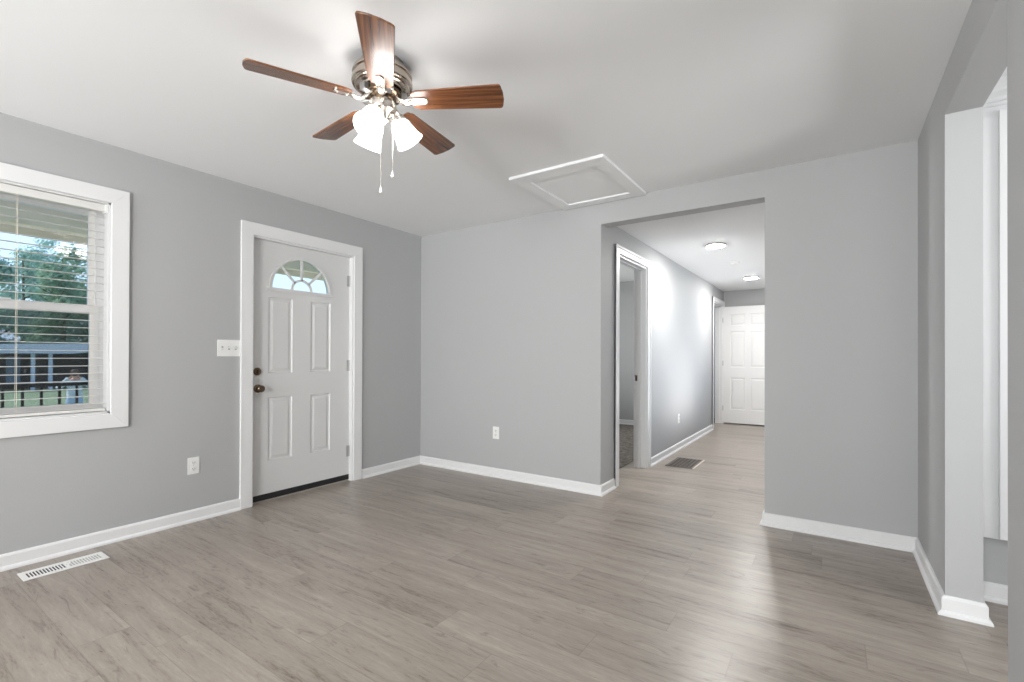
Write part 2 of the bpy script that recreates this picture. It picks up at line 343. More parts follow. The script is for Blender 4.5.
# hall walls
HY0, HY1, HZ = 0.372, 1.165, 2.075            # bedroom doorway
EY0, EY1, EZ = 4.43, 5.24, 2.055              # far doorway in the hall's left wall
fH = ((XH, 0, 0), (0, 1, 0), (0, 0, 1), (-1, 0, 0))
struct(MB().plate([(TW, 0), (HY0, 0), (HY0, HZ), (HY1, HZ), (HY1, 0), (EY0, 0), (EY0, EZ), (EY1, EZ), (EY1, 0), (5.34, 0), (5.34, H), (TW, H)], [], fH, TW - 0.006).build('wall_hall_left', M_wall), 'light grey hallway wall with two doorways', 'wall')
struct(MB().plate(rect(TW, 5.34, 0, H), [rect(0.9, 2.45, 0.5, 2.15), rect(2.65, 4.3, 0.5, 2.15)], ((XR, 0, 0), (0, 1, 0), (0, 0, 1), (1, 0, 0)), TW).build('wall_hall_right', M_wall), 'light grey right wall of the hallway', 'wall')  # both openings added so fill light reaches the hallway
struct(MB().box(XH - TW, XR + TW, 5.34, 5.46, 0, H).build('wall_hall_end', M_wall), 'light grey end wall of the hallway', 'wall')
# bedroom + far room shell
struct(MB().box(-1.6, XH - TW + 0.006, 4.12, 4.24, 0, H).build('wall_bedroom_far', M_wall), 'grey wall seen through the bedroom doorway', 'wall')
struct(MB().plate(rect(TW, 4.12, 0, H), [rect(1.85, 2.95, 0.9, 2.05)], ((-1.6, 0, 0), (0, 1, 0), (0, 0, 1), (1, 0, 0)), 0.12).build('wall_bedroom_left', M_wall), 'grey side wall of the bedroom', 'wall')  # opening added to brighten the bedroom
struct(MB().box(-1.6, -0.16, 0, TW, 0, H).build('wall_bedroom_near', M_wall), 'grey near wall of the bedroom', 'wall')
struct(MB().plate(rect(4.24, 6.0, 0, H), [rect(4.7, 5.5, 0.9, 2.05)], ((0.3, 0, 0), (0, 1, 0), (0, 0, 1), (1, 0, 0)), 0.12).build('wall_closet_left', M_wall), 'grey wall inside the end room', 'wall')  # opening added to brighten the end room
struct(MB().box(0.42, XH - TW + 0.006, 5.9, 6.0, 0, H).build('wall_closet_far', M_wall), 'grey wall closing the end room', 'wall')
# kitchen shell
struct(MB().box(W + TW, 6.6, -0.53, -0.41, 0, H).build('wall_kitchen_far', M_wall), 'light grey wall of the side room beyond the pier', 'wall')
fK = ((6.6, 0, 0), (0, 1, 0), (0, 0, 1), (1, 0, 0))
struct(MB().plate(rect(YB, -0.41, 0, H), [rect(-2.95, -1.65, 0.9, 2.1)], fK, 0.16).build('wall_kitchen_right', M_wall), 'light grey outer wall of the side room', 'wall')  # opening added to let fill light in from the side room

# baseboards
BPROF = [(0, 0), (0.028, 0), (0.027, 0.010), (0.021, 0.018), (0.014, 0.021), (0.014, 0.072), (0.010, 0.080), (0.004, 0.084), (0, 0.084)]
def base(name, path, label): struct(MB().sweep(path, BPROF).build(name, M_trim, smooth=False), label, 'baseboard')
base('baseboard_left', [(0, YB), (0, DY0 - 0.086)], 'white baseboard under the window')
base('baseboard_left_corner', [(0, DY1 + 0.098), (0, 0), (XH, 0), (XH, HY0 - 0.092)], 'white baseboard round the corner beside the front door')
base('baseboard_hall', [(XH, HY1 + 0.084), (XH, EY0 - 0.075)], 'white baseboard along the hallway wall')
base('baseboard_far', [(XR, 0.5), (XR, 0), (W, 0), (W, PY), (W + TW, PY), (W + TW, -0.53), (6.6, -0.53)], 'white baseboard from the hallway opening round the pier')
base('baseboard_right', [(W, NY), (W, YB)], 'white baseboard of the near right wall')
base('baseboard_back', [(W, YB), (0, YB)], 'white baseboard of the back wall')
base('baseboard_bedroom', [(XH - TW, 4.12), (-1.48, 4.12)][::-1], 'white baseboard seen through the bedroom doorway')

# ------------------------------------------------------------------ casings (trim)
def casing(name, wallx, side, y0, y1, z1, wd, label, head=None, th=0.018, z0=0, sill=False, prof=False):
    """flat mitred casing on a wall x = wallx, face towards +side"""
    h = head or wd
    m = MB(); a, b = (wallx, wallx + side * th); x0, x1 = min(a, b), max(a, b)
    fr = ((wallx, 0, 0), (0, 1, 0), (0, 0, 1), (side, 0, 0))
    if sill:
        for lp in ([(y0 - wd, z0 - h), (y0, z0), (y0, z1), (y0 - wd, z1 + h)], [(y1, z0), (y1 + wd, z0 - h), (y1 + wd, z1 + h), (y1, z1)],
                   [(y0 - wd, z1 + h), (y0, z1), (y1, z1), (y1 + wd, z1 + h)], [(y0 - wd, z0 - h), (y1 + wd, z0 - h), (y1, z0), (y0, z0)]):
            m.prism(lp, fr, th)
    else:
        for lp in ([(y0 - wd, 0), (y0, 0), (y0, z1), (y0 - wd, z1 + h)], [(y1, 0), (y1 + wd, 0), (y1 + wd, z1 + h), (y1, z1)],
                   [(y0 - wd, z1 + h), (y0, z1), (y1, z1), (y1 + wd, z1 + h)]):
            m.prism(lp, fr, th)
        if prof:
            q = 0.022
            for lp in ([(y0 - wd, 0), (y0 - wd + q, 0), (y0 - wd + q, z1 + h - q), (y0 - wd, z1 + h)], [(y1 + wd - q, 0), (y1 + wd, 0), (y1 + wd, z1 + h), (y1 + wd - q, z1 + h - q)],
                       [(y0 - wd, z1 + h), (y0 - wd + q, z1 + h - q), (y1 + wd - q, z1 + h - q), (y1 + wd, z1 + h)]):
                m.prism(lp, fr, th + 0.007)
    return struct(m.build(name, M_trim, bevel=0.0018), label, 'trim')
casing('trim_1', 0, 1, DY0, DY1, DZ, 0.088, 'wide flat white casing around the front door', head=0.094)
casing('trim_2', XH, 1, HY0, HY1, HZ, 0.084, 'white moulded casing around the bedroom doorway', head=0.07, prof=True)
casing('trim_3', XH, 1, EY0, EY1, EZ, 0.07, 'white casing around the doorway at the end of the hallway', prof=True)
casing('trim_4', 0, 1, WY0, WY1, WZ1, 0.088, 'wide flat white casing around the window', z0=WZ0, sill=True)
# door jambs
def jamb(name, x0, x1, y0, y1, z1, label, th=0.018, stop=None):
    m = MB().box(x0, x1, y0, y0 + th, 0, z1).box(x0, x1, y1 - th, y1, 0, z1).box(x0, x1, y0 + th, y1 - th, z1 - th, z1)
    if stop:
        s0, s1 = stop; m.box(s0, s1, y0 + th, y0 + th + 0.012, 0, z1 - th).box(s0, s1, y1 - th - 0.012, y1 - th, 0, z1 - th).box(s0, s1, y0 + th, y1 - th, z1 - th - 0.012, z1 - th)
    return struct(m.build(name, M_trim), label, 'trim')
jamb('trim_5', -0.16, 0.0, DY0, DY1, DZ, 'white jamb of the front door', stop=(-0.16, -0.087), th=0.012)
jb = jamb('trim_6', XH - TW + 0.006, XH, HY0, HY1, HZ, 'white jamb of the bedroom doorway with a latch plate', stop=(XH - 0.085, XH - 0.05))
MB().box(XH - 0.112, XH - 0.087, HY1 - 0.0205, HY1 - 0.018, 0.90, 0.96).build('strike_plate', M_bronze, jb)
jamb('trim_7', XH - TW + 0.006, XH, EY0, EY1, EZ, 'white jamb of the doorway at the end of the hallway', stop=(XH - 0.075, XH - 0.04))
# bedroom side casing
casing('trim_8', XH - TW + 0.006, -1, HY0, HY1, HZ, 0.06, 'white casing on the bedroom side of the doorway')

# ------------------------------------------------------------------ panelled door slabs
def door_slab(y0, y1, z0, z1, panels, hole=None, thick=0.042):
    """slab lying in the y-z plane, front face at x = 0 looking to +x; panels are recessed with a raised field"""
    m = MB(); holes = [rect(*p) for p in panels]
    if hole: holes.append(hole)
    m.plate(rect(y0, y1, z0, z1), holes, ((-thick, 0, 0), (0, 1, 0), (0, 0, 1), (1, 0, 0)), thick)
    for (a0, a1, b0, b1) in panels:
        for sgn, xf in ((-1, 0.0), (1, -thick)):
            b2 = bmesh.new(); rings = []
            for d, e in ((0, 0), (0.006, 0.007), (0.014, 0.0085), (0.020, 0.0085), (0.038, 0.002)):
                rings.append([b2.verts.new((xf + sgn * e, yy, zz)) for yy, zz in rect(a0 + d, a1 - d, b0 + d, b1 - d)])
            for r0, r1 in zip(rings, rings[1:]):
                for i in range(4): b2.faces.new((r0[i], r0[(i + 1) % 4], r1[(i + 1) % 4], r1[i]))
            b2.faces.new(rings[-1]); bmesh.ops.recalc_face_normals(b2, faces=b2.faces[:])
            m.merge(b2)
    return m
def arc(cy, cz, r, n=28, a0=0.0, a1=PI): return [(cy + r * math.cos(a0 + (a1 - a0) * i / n), cz + r * math.sin(a0 + (a1 - a0) * i / n)) for i in range(n + 1)]

# front door
fd = thing('door_1', 'white front door with four raised panels and a half-round fanlight', 'door', (-0.042, 0, 0), kind='structure')
CYF, CZF, RF = -1.354, 1.695, 0.262
sY0, sY1, sZ0, sZ1 = DY0 + 0.013, DY1 - 0.014, 0.056, DZ - 0.013
slab = door_slab(sY0, sY1, sZ0, sZ1, [(-1.640, -1.438, 1.012, 1.618), (-1.272, -1.080, 1.012, 1.618), (-1.640, -1.438, 0.315, 0.818), (-1.272, -1.080, 0.315, 0.818)],
                 hole=arc(CYF, CZF, RF))
slab.build('door_slab', M_door, fd)
# fanlight: frame, muntins, glass
fm = MB(); ring = arc(CYF, CZF, RF + 0.022) + arc(CYF, CZF, RF - 0.004, a0=PI, a1=0)
fm.prism(ring, ((-0.006, 0, 0), (0, 1, 0), (0, 0, 1), (1, 0, 0)), 0.014)
fm.box(-0.006, 0.008, CYF - RF - 0.045, CYF + RF + 0.045, CZF - 0.026, CZF + 0.003)
fo = fm.build('fanlight_frame', M_door, fd, bevel=0.002)
mm_ = MB(); ri = 0.088
mm_.prism(arc(CYF, CZF, ri + 0.009, 16) + arc(CYF, CZF, ri - 0.009, 16, PI, 0), ((-0.012, 0, 0), (0, 1, 0), (0, 0, 1), (1, 0, 0)), 0.014)
for an in (PI * 0.25, PI * 0.5, PI * 0.75):
    c_, s_ = math.cos(an), math.sin(an); px, pz = -s_ * 0.009, c_ * 0.009
    p0 = (CYF + c_ * ri, CZF + s_ * ri); p1 = (CYF + c_ * (RF + 0.002), CZF + s_ * (RF + 0.002))
    mm_.prism([(p0[0] + px, p0[1] + pz), (p1[0] + px, p1[1] + pz), (p1[0] - px, p1[1] - pz), (p0[0] - px, p0[1] - pz)], ((-0.012, 0, 0), (0, 1, 0), (0, 0, 1), (1, 0, 0)), 0.014)
mm_.build('muntin', M_door, fo)
gp = MB(); gp.prism(arc(CYF, CZF + 0.001, RF - 0.001), ((-0.024, 0, 0), (0, 1, 0), (0, 0, 1), (1, 0, 0)), 0.003); gp.build('fanlight_glass', M_glass, fd)
# hardware
def knobset(y, z, r, knob):
    m = MB().lathe([(r, 0), (r, 0.004), (r * 0.85, 0.009), (r * 0.45, 0.011), (r * 0.40, 0.013)], (0, y, z), (1, 0, 0), 24)
    if knob: m.lathe([(0.011, 0.012), (0.010, 0.030), (0.018, 0.036), (0.027, 0.046), (0.028, 0.056), (0.022, 0.065), (0.0, 0.068)], (0, y, z), (1, 0, 0), 24)
    return m
kb = knobset(-1.722, 0.893, 0.033, True).build('door_knob', M_bronze, fd, smooth=True); kb['label'] = 'round antique brass knob'
db = knobset(-1.728, 1.026, 0.031, False); db.box(0.012, 0.026, -1.732, -1.724, 1.010, 1.042, 0.002)
o = db.build('deadbolt', M_bronze, fd, smooth=True); o['label'] = 'round brass deadbolt with a thumb turn'
def hinge(parent, x, y, z, hgt=0.10):
    m = MB().tube([(x, y, z - hgt / 2), (x, y, z + hgt / 2)], 0.0065, 10)
    m.box(x - 0.004, x + 0.001, y - 0.026, y + 0.0005, z - hgt / 2, z + hgt / 2)
    for k in (-1, 0, 1): m.box(x - 0.0072, x + 0.0072, y - 0.0072, y + 0.0072, z + k * hgt / 6 - 0.001, z + k * hgt / 6 + 0.001)
    o_ = m.build('hinge', M_steel, parent, smooth=True); o_['label'] = 'grey steel hinge'
for z in (1.842, 1.062, 0.272): hinge(fd, 0.004, sY1 + 0.002, z)
o = MB().box(-0.030, 0.005, sY0, sY1, 0.011, 0.058, 0.004).build('door_sweep', M_black, fd); o['label'] = 'black rubber sweep along the door bottom'
struct(MB().box(-0.16, -0.045, DY0 + 0.012, DY1 - 0.012, 0, 0.0105).build('threshold', M_tan2), 'pale threshold under the front door', 'threshold')

# end door, swung open against the hall's end wall
hd = thing('door_2', 'white six-panel door open against the end of the hallway', 'door', (XH + 0.012, 5.248, 0), -PI / 2, kind='structure')
wd = 0.76; pn = []
for a0, a1 in ((0.11, 0.345), (0.425, 0.66)):
    for b0, b1 in ((0.25, 0.80), (0.98, 1.60), (1.70, 1.90)): pn.append((a0, a1, b0, b1))
door_slab(0, wd, 0.018, 2.03, pn, thick=0.035).build('door_slab', M_hdoor, hd)
for z in (1.80, 1.05, 0.27): hinge(hd, 0.006, -0.004, z, 0.09)
k_ = MB().lathe([(0.03, 0), (0.028, 0.008), (0.011, 0.012), (0.011, 0.03), (0.026, 0.042), (0.027, 0.055), (0, 0.066)], (0, wd - 0.065, 0.93), (1, 0, 0), 20).build('door_knob', M_nickel, hd, smooth=True)

# ------------------------------------------------------------------ window 1 (double hung) + blind
w1 = thing('window_1', 'white double-hung window with a porch view', 'window', (0, 0, 0), kind='structure')
MB().box(-0.16, 0, WY1 - 0.012, WY1, WZ0, WZ1).box(-0.16, 0, WY0, WY0 + 0.012, WZ0, WZ1).box(-0.16, 0, WY0, WY1, WZ1 - 0.012, WZ1).box(-0.16, 0.0, WY0, WY1, WZ0, WZ0 + 0.014).build('window_frame', M_vinyl, w1)
def sash(x, za, zb, bot, top, name):
    y0, y1, st = WY0 + 0.03, WY1 - 0.036, 0.042
    f_ = MB().plate(rect(y0, y1, za, zb), [rect(y0 + st, y1 - st, za + bot, zb - top)], ((x, 0, 0), (0, 1, 0), (0, 0, 1), (1, 0, 0)), 0.030).build(name, M_vinyl, w1, bevel=0.002)
    MB().box(x + 0.012, x + 0.016, y0 + st - 0.004, y1 - st + 0.004, za + bot - 0.004, zb - top + 0.004).build('glass_pane', M_glass, f_); return f_
MB().plate(rect(WY0 + 0.012, WY1 - 0.012, WZ0 + 0.014, WZ1 - 0.012), [rect(WY0 + 0.045, WY1 - 0.050, WZ0 + 0.03, WZ1 - 0.035)], ((-0.15, 0, 0), (0, 1, 0), (0, 0, 1), (1, 0, 0)), 0.07).build('window_track', M_vinyl, w1)
sash(-0.140, 1.405, WZ1 - 0.02, 0.035, 0.045, 'upper_sash')
ls = sash(-0.105, WZ0 + 0.02, 1.452, 0.045, 0.052, 'lower_sash')
MB().box(-0.078, -0.060, -3.14, -3.06, 1.450, 1.462, 0.003).build('sash_lock', M_vinyl, ls)
ms = MB().box(-0.155, -0.153, WY0 + 0.045, WY1 - 0.05, WZ0 + 0.03, 1.42).build('insect_screen', M_screen, w1)
MB().box(-0.172, -0.156, WY0, WY1, WZ0 - 0.03, WZ0 + 0.03).build('outer_sill', M_vinyl, w1)

bl = thing('venetian_blind', 'white venetian blind with open slats hanging in the window', 'blind', (-0.035, (WY0 + WY1) / 2, WZ1 - 0.012))
bx = -0.035; by = (WY0 + WY1) / 2; hw = (WY1 - WY0) / 2 - 0.016; zt = WZ1 - 0.012
hr = MB().box(-0.028, 0.026, -hw, hw, -0.045, -0.002, 0.003).build('headrail', M_slat, bl)
MB().box(-0.030, 0.029, hw - 0.012, hw + 0.003, -0.048, 0.0, 0.002).build('end_bracket', M_plastic, bl)
NS = 27; sp_ = 0.0455; LC = -3.045
sl = MB()
for i in range(NS):
    z = -0.075 - i * sp_
    if z < -(zt - WZ0) + 0.045: break
    pts = [(-0.016, -0.0015), (-0.008, 0.0006), (0, 0.0014), (0.008, 0.0006), (0.016, -0.0015), (0.016, -0.0027), (0.008, -0.0007), (0, 0.0002), (-0.008, -0.0007), (-0.016, -0.0027)]
    sl.prism(pts, ((0, -hw + 0.004, z), (1, 0, 0), (0, 0, 1), (0, 1, 0)), 2 * hw - 0.008)
sl.build('slats', M_slat, bl)
zb = -(zt - WZ0) + 0.017
MB().box(-0.024, 0.024, -hw + 0.004, hw - 0.004, zb, zb + 0.016, 0.003).build('bottom_rail', M_slat, bl)
for yy in (-hw + 0.06, LC - by, hw - 0.065):
    m = MB()
    for xx in (-0.0175, 0.0175): m.tube([(xx, yy, -0.04), (xx, yy, zb + 0.01)], 0.0011, 6)
    m.build('ladder_cord', M_cord, bl)
MB().tube([(0.022, -hw + 0.10, -0.04), (0.024, -hw + 0.10, -0.62)], 0.0022, 8).build('lift_cord', M_cord, bl)

# made-up windows out of view, added so the fill lights can enter
def plain_window(name, horizontal, a0, a1, z0, z1, c, label):
    t = thing(name, label, 'window', kind='structure')
    n = (0, 1, 0) if horizontal else (1, 0, 0); u = (1, 0, 0) if horizontal else (0, 1, 0)
    o_ = (0, c, 0) if horizontal else (c, 0, 0)
    zm = (z0 + z1) / 2
    MB().plate(rect(a0, a1, z0, z1), [rect(a0 + 0.05, a1 - 0.05, z0 + 0.05, zm - 0.025), rect(a0 + 0.05, a1 - 0.05, zm + 0.025, z1 - 0.05)], (o_, u, (0, 0, 1), n), 0.04).build('window_frame', M_vinyl, t)
    MB().plate(rect(a0 + 0.045, a1 - 0.045, z0 + 0.045, z1 - 0.045), [], ((Vector(o_) + Vector(n) * 0.018)[:], u, (0, 0, 1), n), 0.004).build('glass_pane', M_glass, t)
plain_window('added_window_2', True, 0.45, 1.55, 0.8, 2.1, YB - 0.10, 'unseen white window added to the back wall for light, left one')
plain_window('added_window_3', True, 2.35, 3.45, 0.8, 2.1, YB - 0.10, 'unseen white window added to the back wall for light, right one')
plain_window('added_window_8', True, 4.85, 5.95, 0.8, 2.1, YB - 0.10, 'unseen white window added at the back of the side room for light')
plain_window('added_window_4', False, -2.95, -1.65, 0.9, 2.1, 6.66, 'unseen white window added to the side room for light')

plain_window('added_window_7', False, 0.9, 2.45, 0.5, 2.15, XR + 0.06, 'nearer unseen window added to the right wall of the hallway for light')
plain_window('added_window_9', False, 2.65, 4.3, 0.5, 2.15, XR + 0.06, 'farther unseen window added to the right wall of the hallway for light')
plain_window('added_window_5', False, 1.85, 2.95, 0.9, 2.05, -1.56, 'unseen white window added to the bedroom for light')
plain_window('added_window_6', False, 4.7, 5.5, 0.9, 2.05, 0.34, 'unseen white window added to the end room for light')

# ------------------------------------------------------------------ small wall things
def outlet(loc, rz, label):
    t = thing('wall_outlet', label, 'outlet', loc, rz, group='white wall outlets')      # faces local +x
    MB().box(0, 0.006, -0.036, 0.036, -0.058, 0.058, 0.002).build('cover_plate', M_plastic, t)
    for s in (-1, 1):
        f_ = MB().box(0.004, 0.0085, -0.017, 0.017, s * 0.021 - 0.014, s * 0.021 + 0.014, 0.002).build('receptacle', M_plastic2, t)
        m = MB().box(0.0080, 0.0090, -0.0075, -0.0050, s * 0.021 - 0.004, s * 0.021 + 0.006).box(0.0080, 0.0090, 0.0050, 0.0075, s * 0.021 - 0.004, s * 0.021 + 0.006)
        m.lathe([(0.0026, 0), (0.0026, 0.0010)], (0.008, 0, s * 0.021 - 0.009), (1, 0, 0), 10).build('socket_slots', M_dark, f_)
    MB().lathe([(0.003, 0), (0.0026, 0.0012)], (0.006, 0, 0), (1, 0, 0), 10).build('screw', M_steel, t)
outlet((0, -2.186, 0.386), 0, 'white wall outlet below and left of the light switch')
outlet((1.005, 0, 0.421), -PI / 2, 'white wall outlet on the far wall beside the room corner')
outlet((XH, 2.40, 0.385), 0, 'white wall outlet in the hallway near the floor register')
sw = thing('light_switch', 'white triple toggle light switch beside the front door casing', 'light switch', (0, -1.958, 1.204))
MB().box(0, 0.006, -0.0785, 0.0785, -0.060, 0.060, 0.002).build('switch_plate', M_plastic, sw)
for y, dn in ((-0.046, 0.2), (0, -0.5), (0.046, -0.5)):
    MB().box(0.0052, 0.0066, y - 0.006, y + 0.006, -0.013, 0.013).build('toggle_slot', M_steel, sw)
    m = MB().box(0.002, 0.018, y - 0.0045, y + 0.0045, -0.0075, 0.0035, 0.001)
    m.bm.transform(Matrix.Rotation(dn, 4, 'Y')); m.build('toggle', M_plastic2, sw)

# ------------------------------------------------------------------ floor registers
def register(name, loc, sx_, sy_, nslot, rows, mat_, label, lift=0.004):
    t = thing(name, label, 'vent', loc)
    holes = []; L = sy_ - 0.045; wslot = L / nslot
    Wd = sx_ - 0.05
    for r_ in range(rows):
        xa = -Wd / 2 + r_ * Wd / rows + 0.004; xb = xa + Wd / rows - 0.008
        for i in range(nslot):
            if rows == 1 and i == nslot // 2: continue
            ya = -L / 2 + i * wslot + wslot * 0.2
            holes.append(rect(xa, xb, ya, ya + wslot * 0.6))
    m = MB().plate(rect(-sx_ / 2, sx_ / 2, -sy_ / 2, sy_ / 2), holes, ((0, 0, 0.0015), (1, 0, 0), (0, 1, 0), (0, 0, 1)), lift)
    m.build('grille', mat_, t, bevel=0.0008)
    MB().box(-sx_ / 2 + 0.012, sx_ / 2 - 0.012, -sy_ / 2 + 0.012, sy_ / 2 - 0.012, 0.0002, 0.0014).build('duct_shade_sheet', M_dark, t)  # flat near-black sheet standing in for the shade inside the duct
    return t
reg = register('floor_register', (0.214, -2.894, 0), 0.140, 0.345, 24, 1, M_plastic, 'white slotted floor register below the window')
MB().box(-0.004, 0.004, 0.004, 0.020, 0.005, 0.013, 0.001).build('damper_lever', M_plastic2, reg)
M_tan = mat('tan_metal', (0.105, 0.088, 0.075), 0.5)
o = MB().box(-0.050, 0.050, 0.012, 0.150, 0.0012, 0.0022).build('damper_plate', mat('grey_metal', (0.42, 0.42, 0.41), 0.5), reg)
hr_ = register('return_grille', (2.345, 1.640, 0), 0.285, 0.50, 22, 6, M_tan, 'brown floor return grille in the hallway')
o = MB().sweep([(0.142, -0.25), (0.142, 0.25)], [(-0.012, 0), (0.010, 0), (0.006, 0.007), (-0.008, 0.007)]).build('edge_strip', mat('pale_strip', (0.62, 0.55, 0.47), 0.4), hr_); o['label'] = 'pale edging strip'

# ------------------------------------------------------------------ attic hatch
AX0, AX1, AY0, AY1 = 1.735, 2.462, -0.858, -0.012
ah = thing('attic_hatch', 'white framed attic hatch in the ceiling near the hallway opening', 'hatch', ((AX0 + AX1) / 2, (AY0 + AY1) / 2, H))
ex_, ey_ = (AX1 - AX0) / 2, (AY1 - AY0) / 2
m = MB()
bw = 0.10
fr = ((0, 0, 0), (1, 0, 0), (0, 1, 0), (0, 0, -1))
for lp in ([(-ex_, -ey_), (ex_, -ey_), (ex_ - bw, -ey_ + bw + 0.03), (-ex_ + bw, -ey_ + bw + 0.03)], [(-ex_, ey_), (ex_, ey_), (ex_ - bw, ey_ - bw), (-ex_ + bw, ey_ - bw)],
           [(-ex_, -ey_), (-ex_, ey_), (-ex_ + bw, ey_ - bw), (-ex_ + bw, -ey_ + bw + 0.03)], [(ex_, -ey_), (ex_, ey_), (ex_ - bw, ey_ - bw), (ex_ - bw, -ey_ + bw + 0.03)]):
    m.prism(lp, fr, 0.019)
m.build('hatch_frame', M_ceil, ah, bevel=0.0015)
MB().box(-ex_ + bw + 0.004, ex_ - bw - 0.004, -ey_ + bw + 0.034, ey_ - bw - 0.004, -0.008, -0.0005).build('hatch_panel', M_ceil, ah)

# ------------------------------------------------------------------ hall ceiling fixtures
def hall_light(loc, label):
    t = thing('flush_ceiling_light', label, 'ceiling light', loc, group='flush lights on the hallway ceiling')
    MB().lathe([(0.100, 0), (0.104, -0.006), (0.102, -0.014), (0.086, -0.018), (0.084, -0.012), (0.084, 0)], n=40, cap=False).build('trim_ring', M_nickel, t, smooth=True)
    MB().lathe([(0.085, -0.0165), (0.082, -0.020), (0.064, -0.024), (0.036, -0.027), (0, -0.028)], n=32, cap=False).build('diffuser', M_lens, t, smooth=True)
hall_light((2.672, 1.545, HH), 'lit flush disc light on the hallway ceiling, nearer one')
hall_light((2.690, 3.93, HH), 'lit flush disc light on the hallway ceiling, farther one')
sd = thing('smoke_detector', 'white round smoke detector between the two hallway lights', 'smoke detector', (2.685, 2.62, HH))
MB().lathe([(0.060, 0), (0.062, -0.008), (0.056, -0.012)], n=32).build('base_ring', M_plastic, sd, smooth=True)
MB().lathe([(0.052, -0.011), (0.050, -0.026), (0.038, -0.034), (0.012, -0.036), (0, -0.034)], n=32).build('cover', M_plastic, sd, smooth=True)

# ------------------------------------------------------------------ side-room tall cabinet and crown
CB0, CB1 = W + TW + 0.004, 5.05
tcb = thing('tall_wall_cabinet', 'tall white wall cabinet partly seen past the pier', 'cabinet', (CB0, -0.53, 0.30))
MB().box(0, CB1 - CB0, -0.030, 0, 0, 2.03, 0.002).build('cabinet_frame', M_trim, tcb)
dw = (CB1 - CB0 - 0.15) / 2
for k in range(2):
    a0 = 0.096 + k * (dw + 0.006)
    dd = MB().plate(rect(a0, a0 + dw, 0.006, 2.0), [rect(a0 + 0.06, a0 + dw - 0.06, 0.07, 0.95), rect(a0 + 0.06, a0 + dw - 0.06, 1.02, 1.94)], ((0, -0.052, 0), (1, 0, 0), (0, 0, 1), (0, 1, 0)), 0.02)
    dd.box(a0 + 0.05, a0 + dw - 0.05, -0.043, -0.035, 0.06, 1.95)
    do = dd.build('cabinet_door', M_trim, tcb, bevel=0.002)
    MB().lathe([(0.007, 0), (0.006, 0.012), (0.014, 0.02), (0, 0.026)], (a0 + (dw - 0.03 if k == 0 else 0.03), -0.052, 0.9), (0, -1, 0), 16).build('knob', M_nickel, do, smooth=True)
struct(MB().sweep([(W + TW, -0.53), (6.6, -0.53)], [(0, 2.335), (0.018, 2.335), (0.018, 2.352), (0.030, 2.356), (0.030, 2.372), (0.052, 2.392), (0.052, 2.408), (0.078, 2.428), (0.078, 2.44), (0, 2.44)]).build('trim_9', M_trim), 'white stepped crown moulding above the side-room cabinet', 'trim')

# bedroom carpet
tag(MB().box(-1.48, XH - 0.225, TW, 4.12, -0.04, 0.004).box(0.42, XH - TW, 4.24, 5.9, -0.04, 0.004).build('carpet', M_carpet), 'dark brown-grey carpet seen through the bedroom doorway', 'carpet', kind='structure')

# ------------------------------------------------------------------ ceiling fan
FX, FY = 2.023, -2.263
fan = thing('ceiling_fan', 'five-blade walnut and nickel ceiling fan with three lit glass shades', 'ceiling fan', (FX, FY, H))
MB().lathe([(0.092, 0), (0.094, -0.010), (0.100, -0.022), (0.122, -0.040), (0.128, -0.052), (0.128, -0.060), (0.122, -0.064), (0.122, -0.076), (0.130, -0.080), (0.131, -0.098), (0.127, -0.103), (0.119, -0.104), (0.117, -0.110), (0.112, -0.114), (0.092, -0.115), (0.090, -0.122), (0.0, -0.124)], n=48).build('motor_housing', M_pewter, fan, smooth=True)
MB().lathe([(0.080, -0.126), (0.084, -0.130), (0.084, -0.148), (0.076, -0.154), (0.050, -0.158), (0.0, -0.158)], n=40).build('flywheel', M_bronze, fan, smooth=True)
MB().lathe([(0.046, -0.156), (0.052, -0.166), (0.060, -0.180), (0.062, -0.200), (0.058, -0.214), (0.040, -0.226), (0.030, -0.240), (0.026, -0.256), (0.014, -0.264), (0.010, -0.272), (0.0, -0.276)], n=36).build('light_fitter', M_nickel, fan, smooth=True)
BZ = -0.170
def blade_mb():
    n = 14; R0, R1 = 0.135, 0.532
    up_, lo = [], []
    for i in range(n + 1):
        t = i / n; x = R0 + (R1 - 0.012 - R0) * t
        hw_ = 0.051 + 0.015 * t ** 0.9
        if t < 0.06: hw_ -= 0.012 * (1 - t / 0.06)
        up_.append((x, hw_)); lo.append((x, -hw_))
    tip = [(R1 - 0.004, 0.062), (R1, 0.052), (R1 + 0.006, 0.02), (R1 + 0.006, -0.02), (R1, -0.052), (R1 - 0.004, -0.062)]
    return up_ + tip + lo[::-1]
PH = 4.27305; PT = math.radians(13)
b_prof = blade_mb()
me_cache = {}
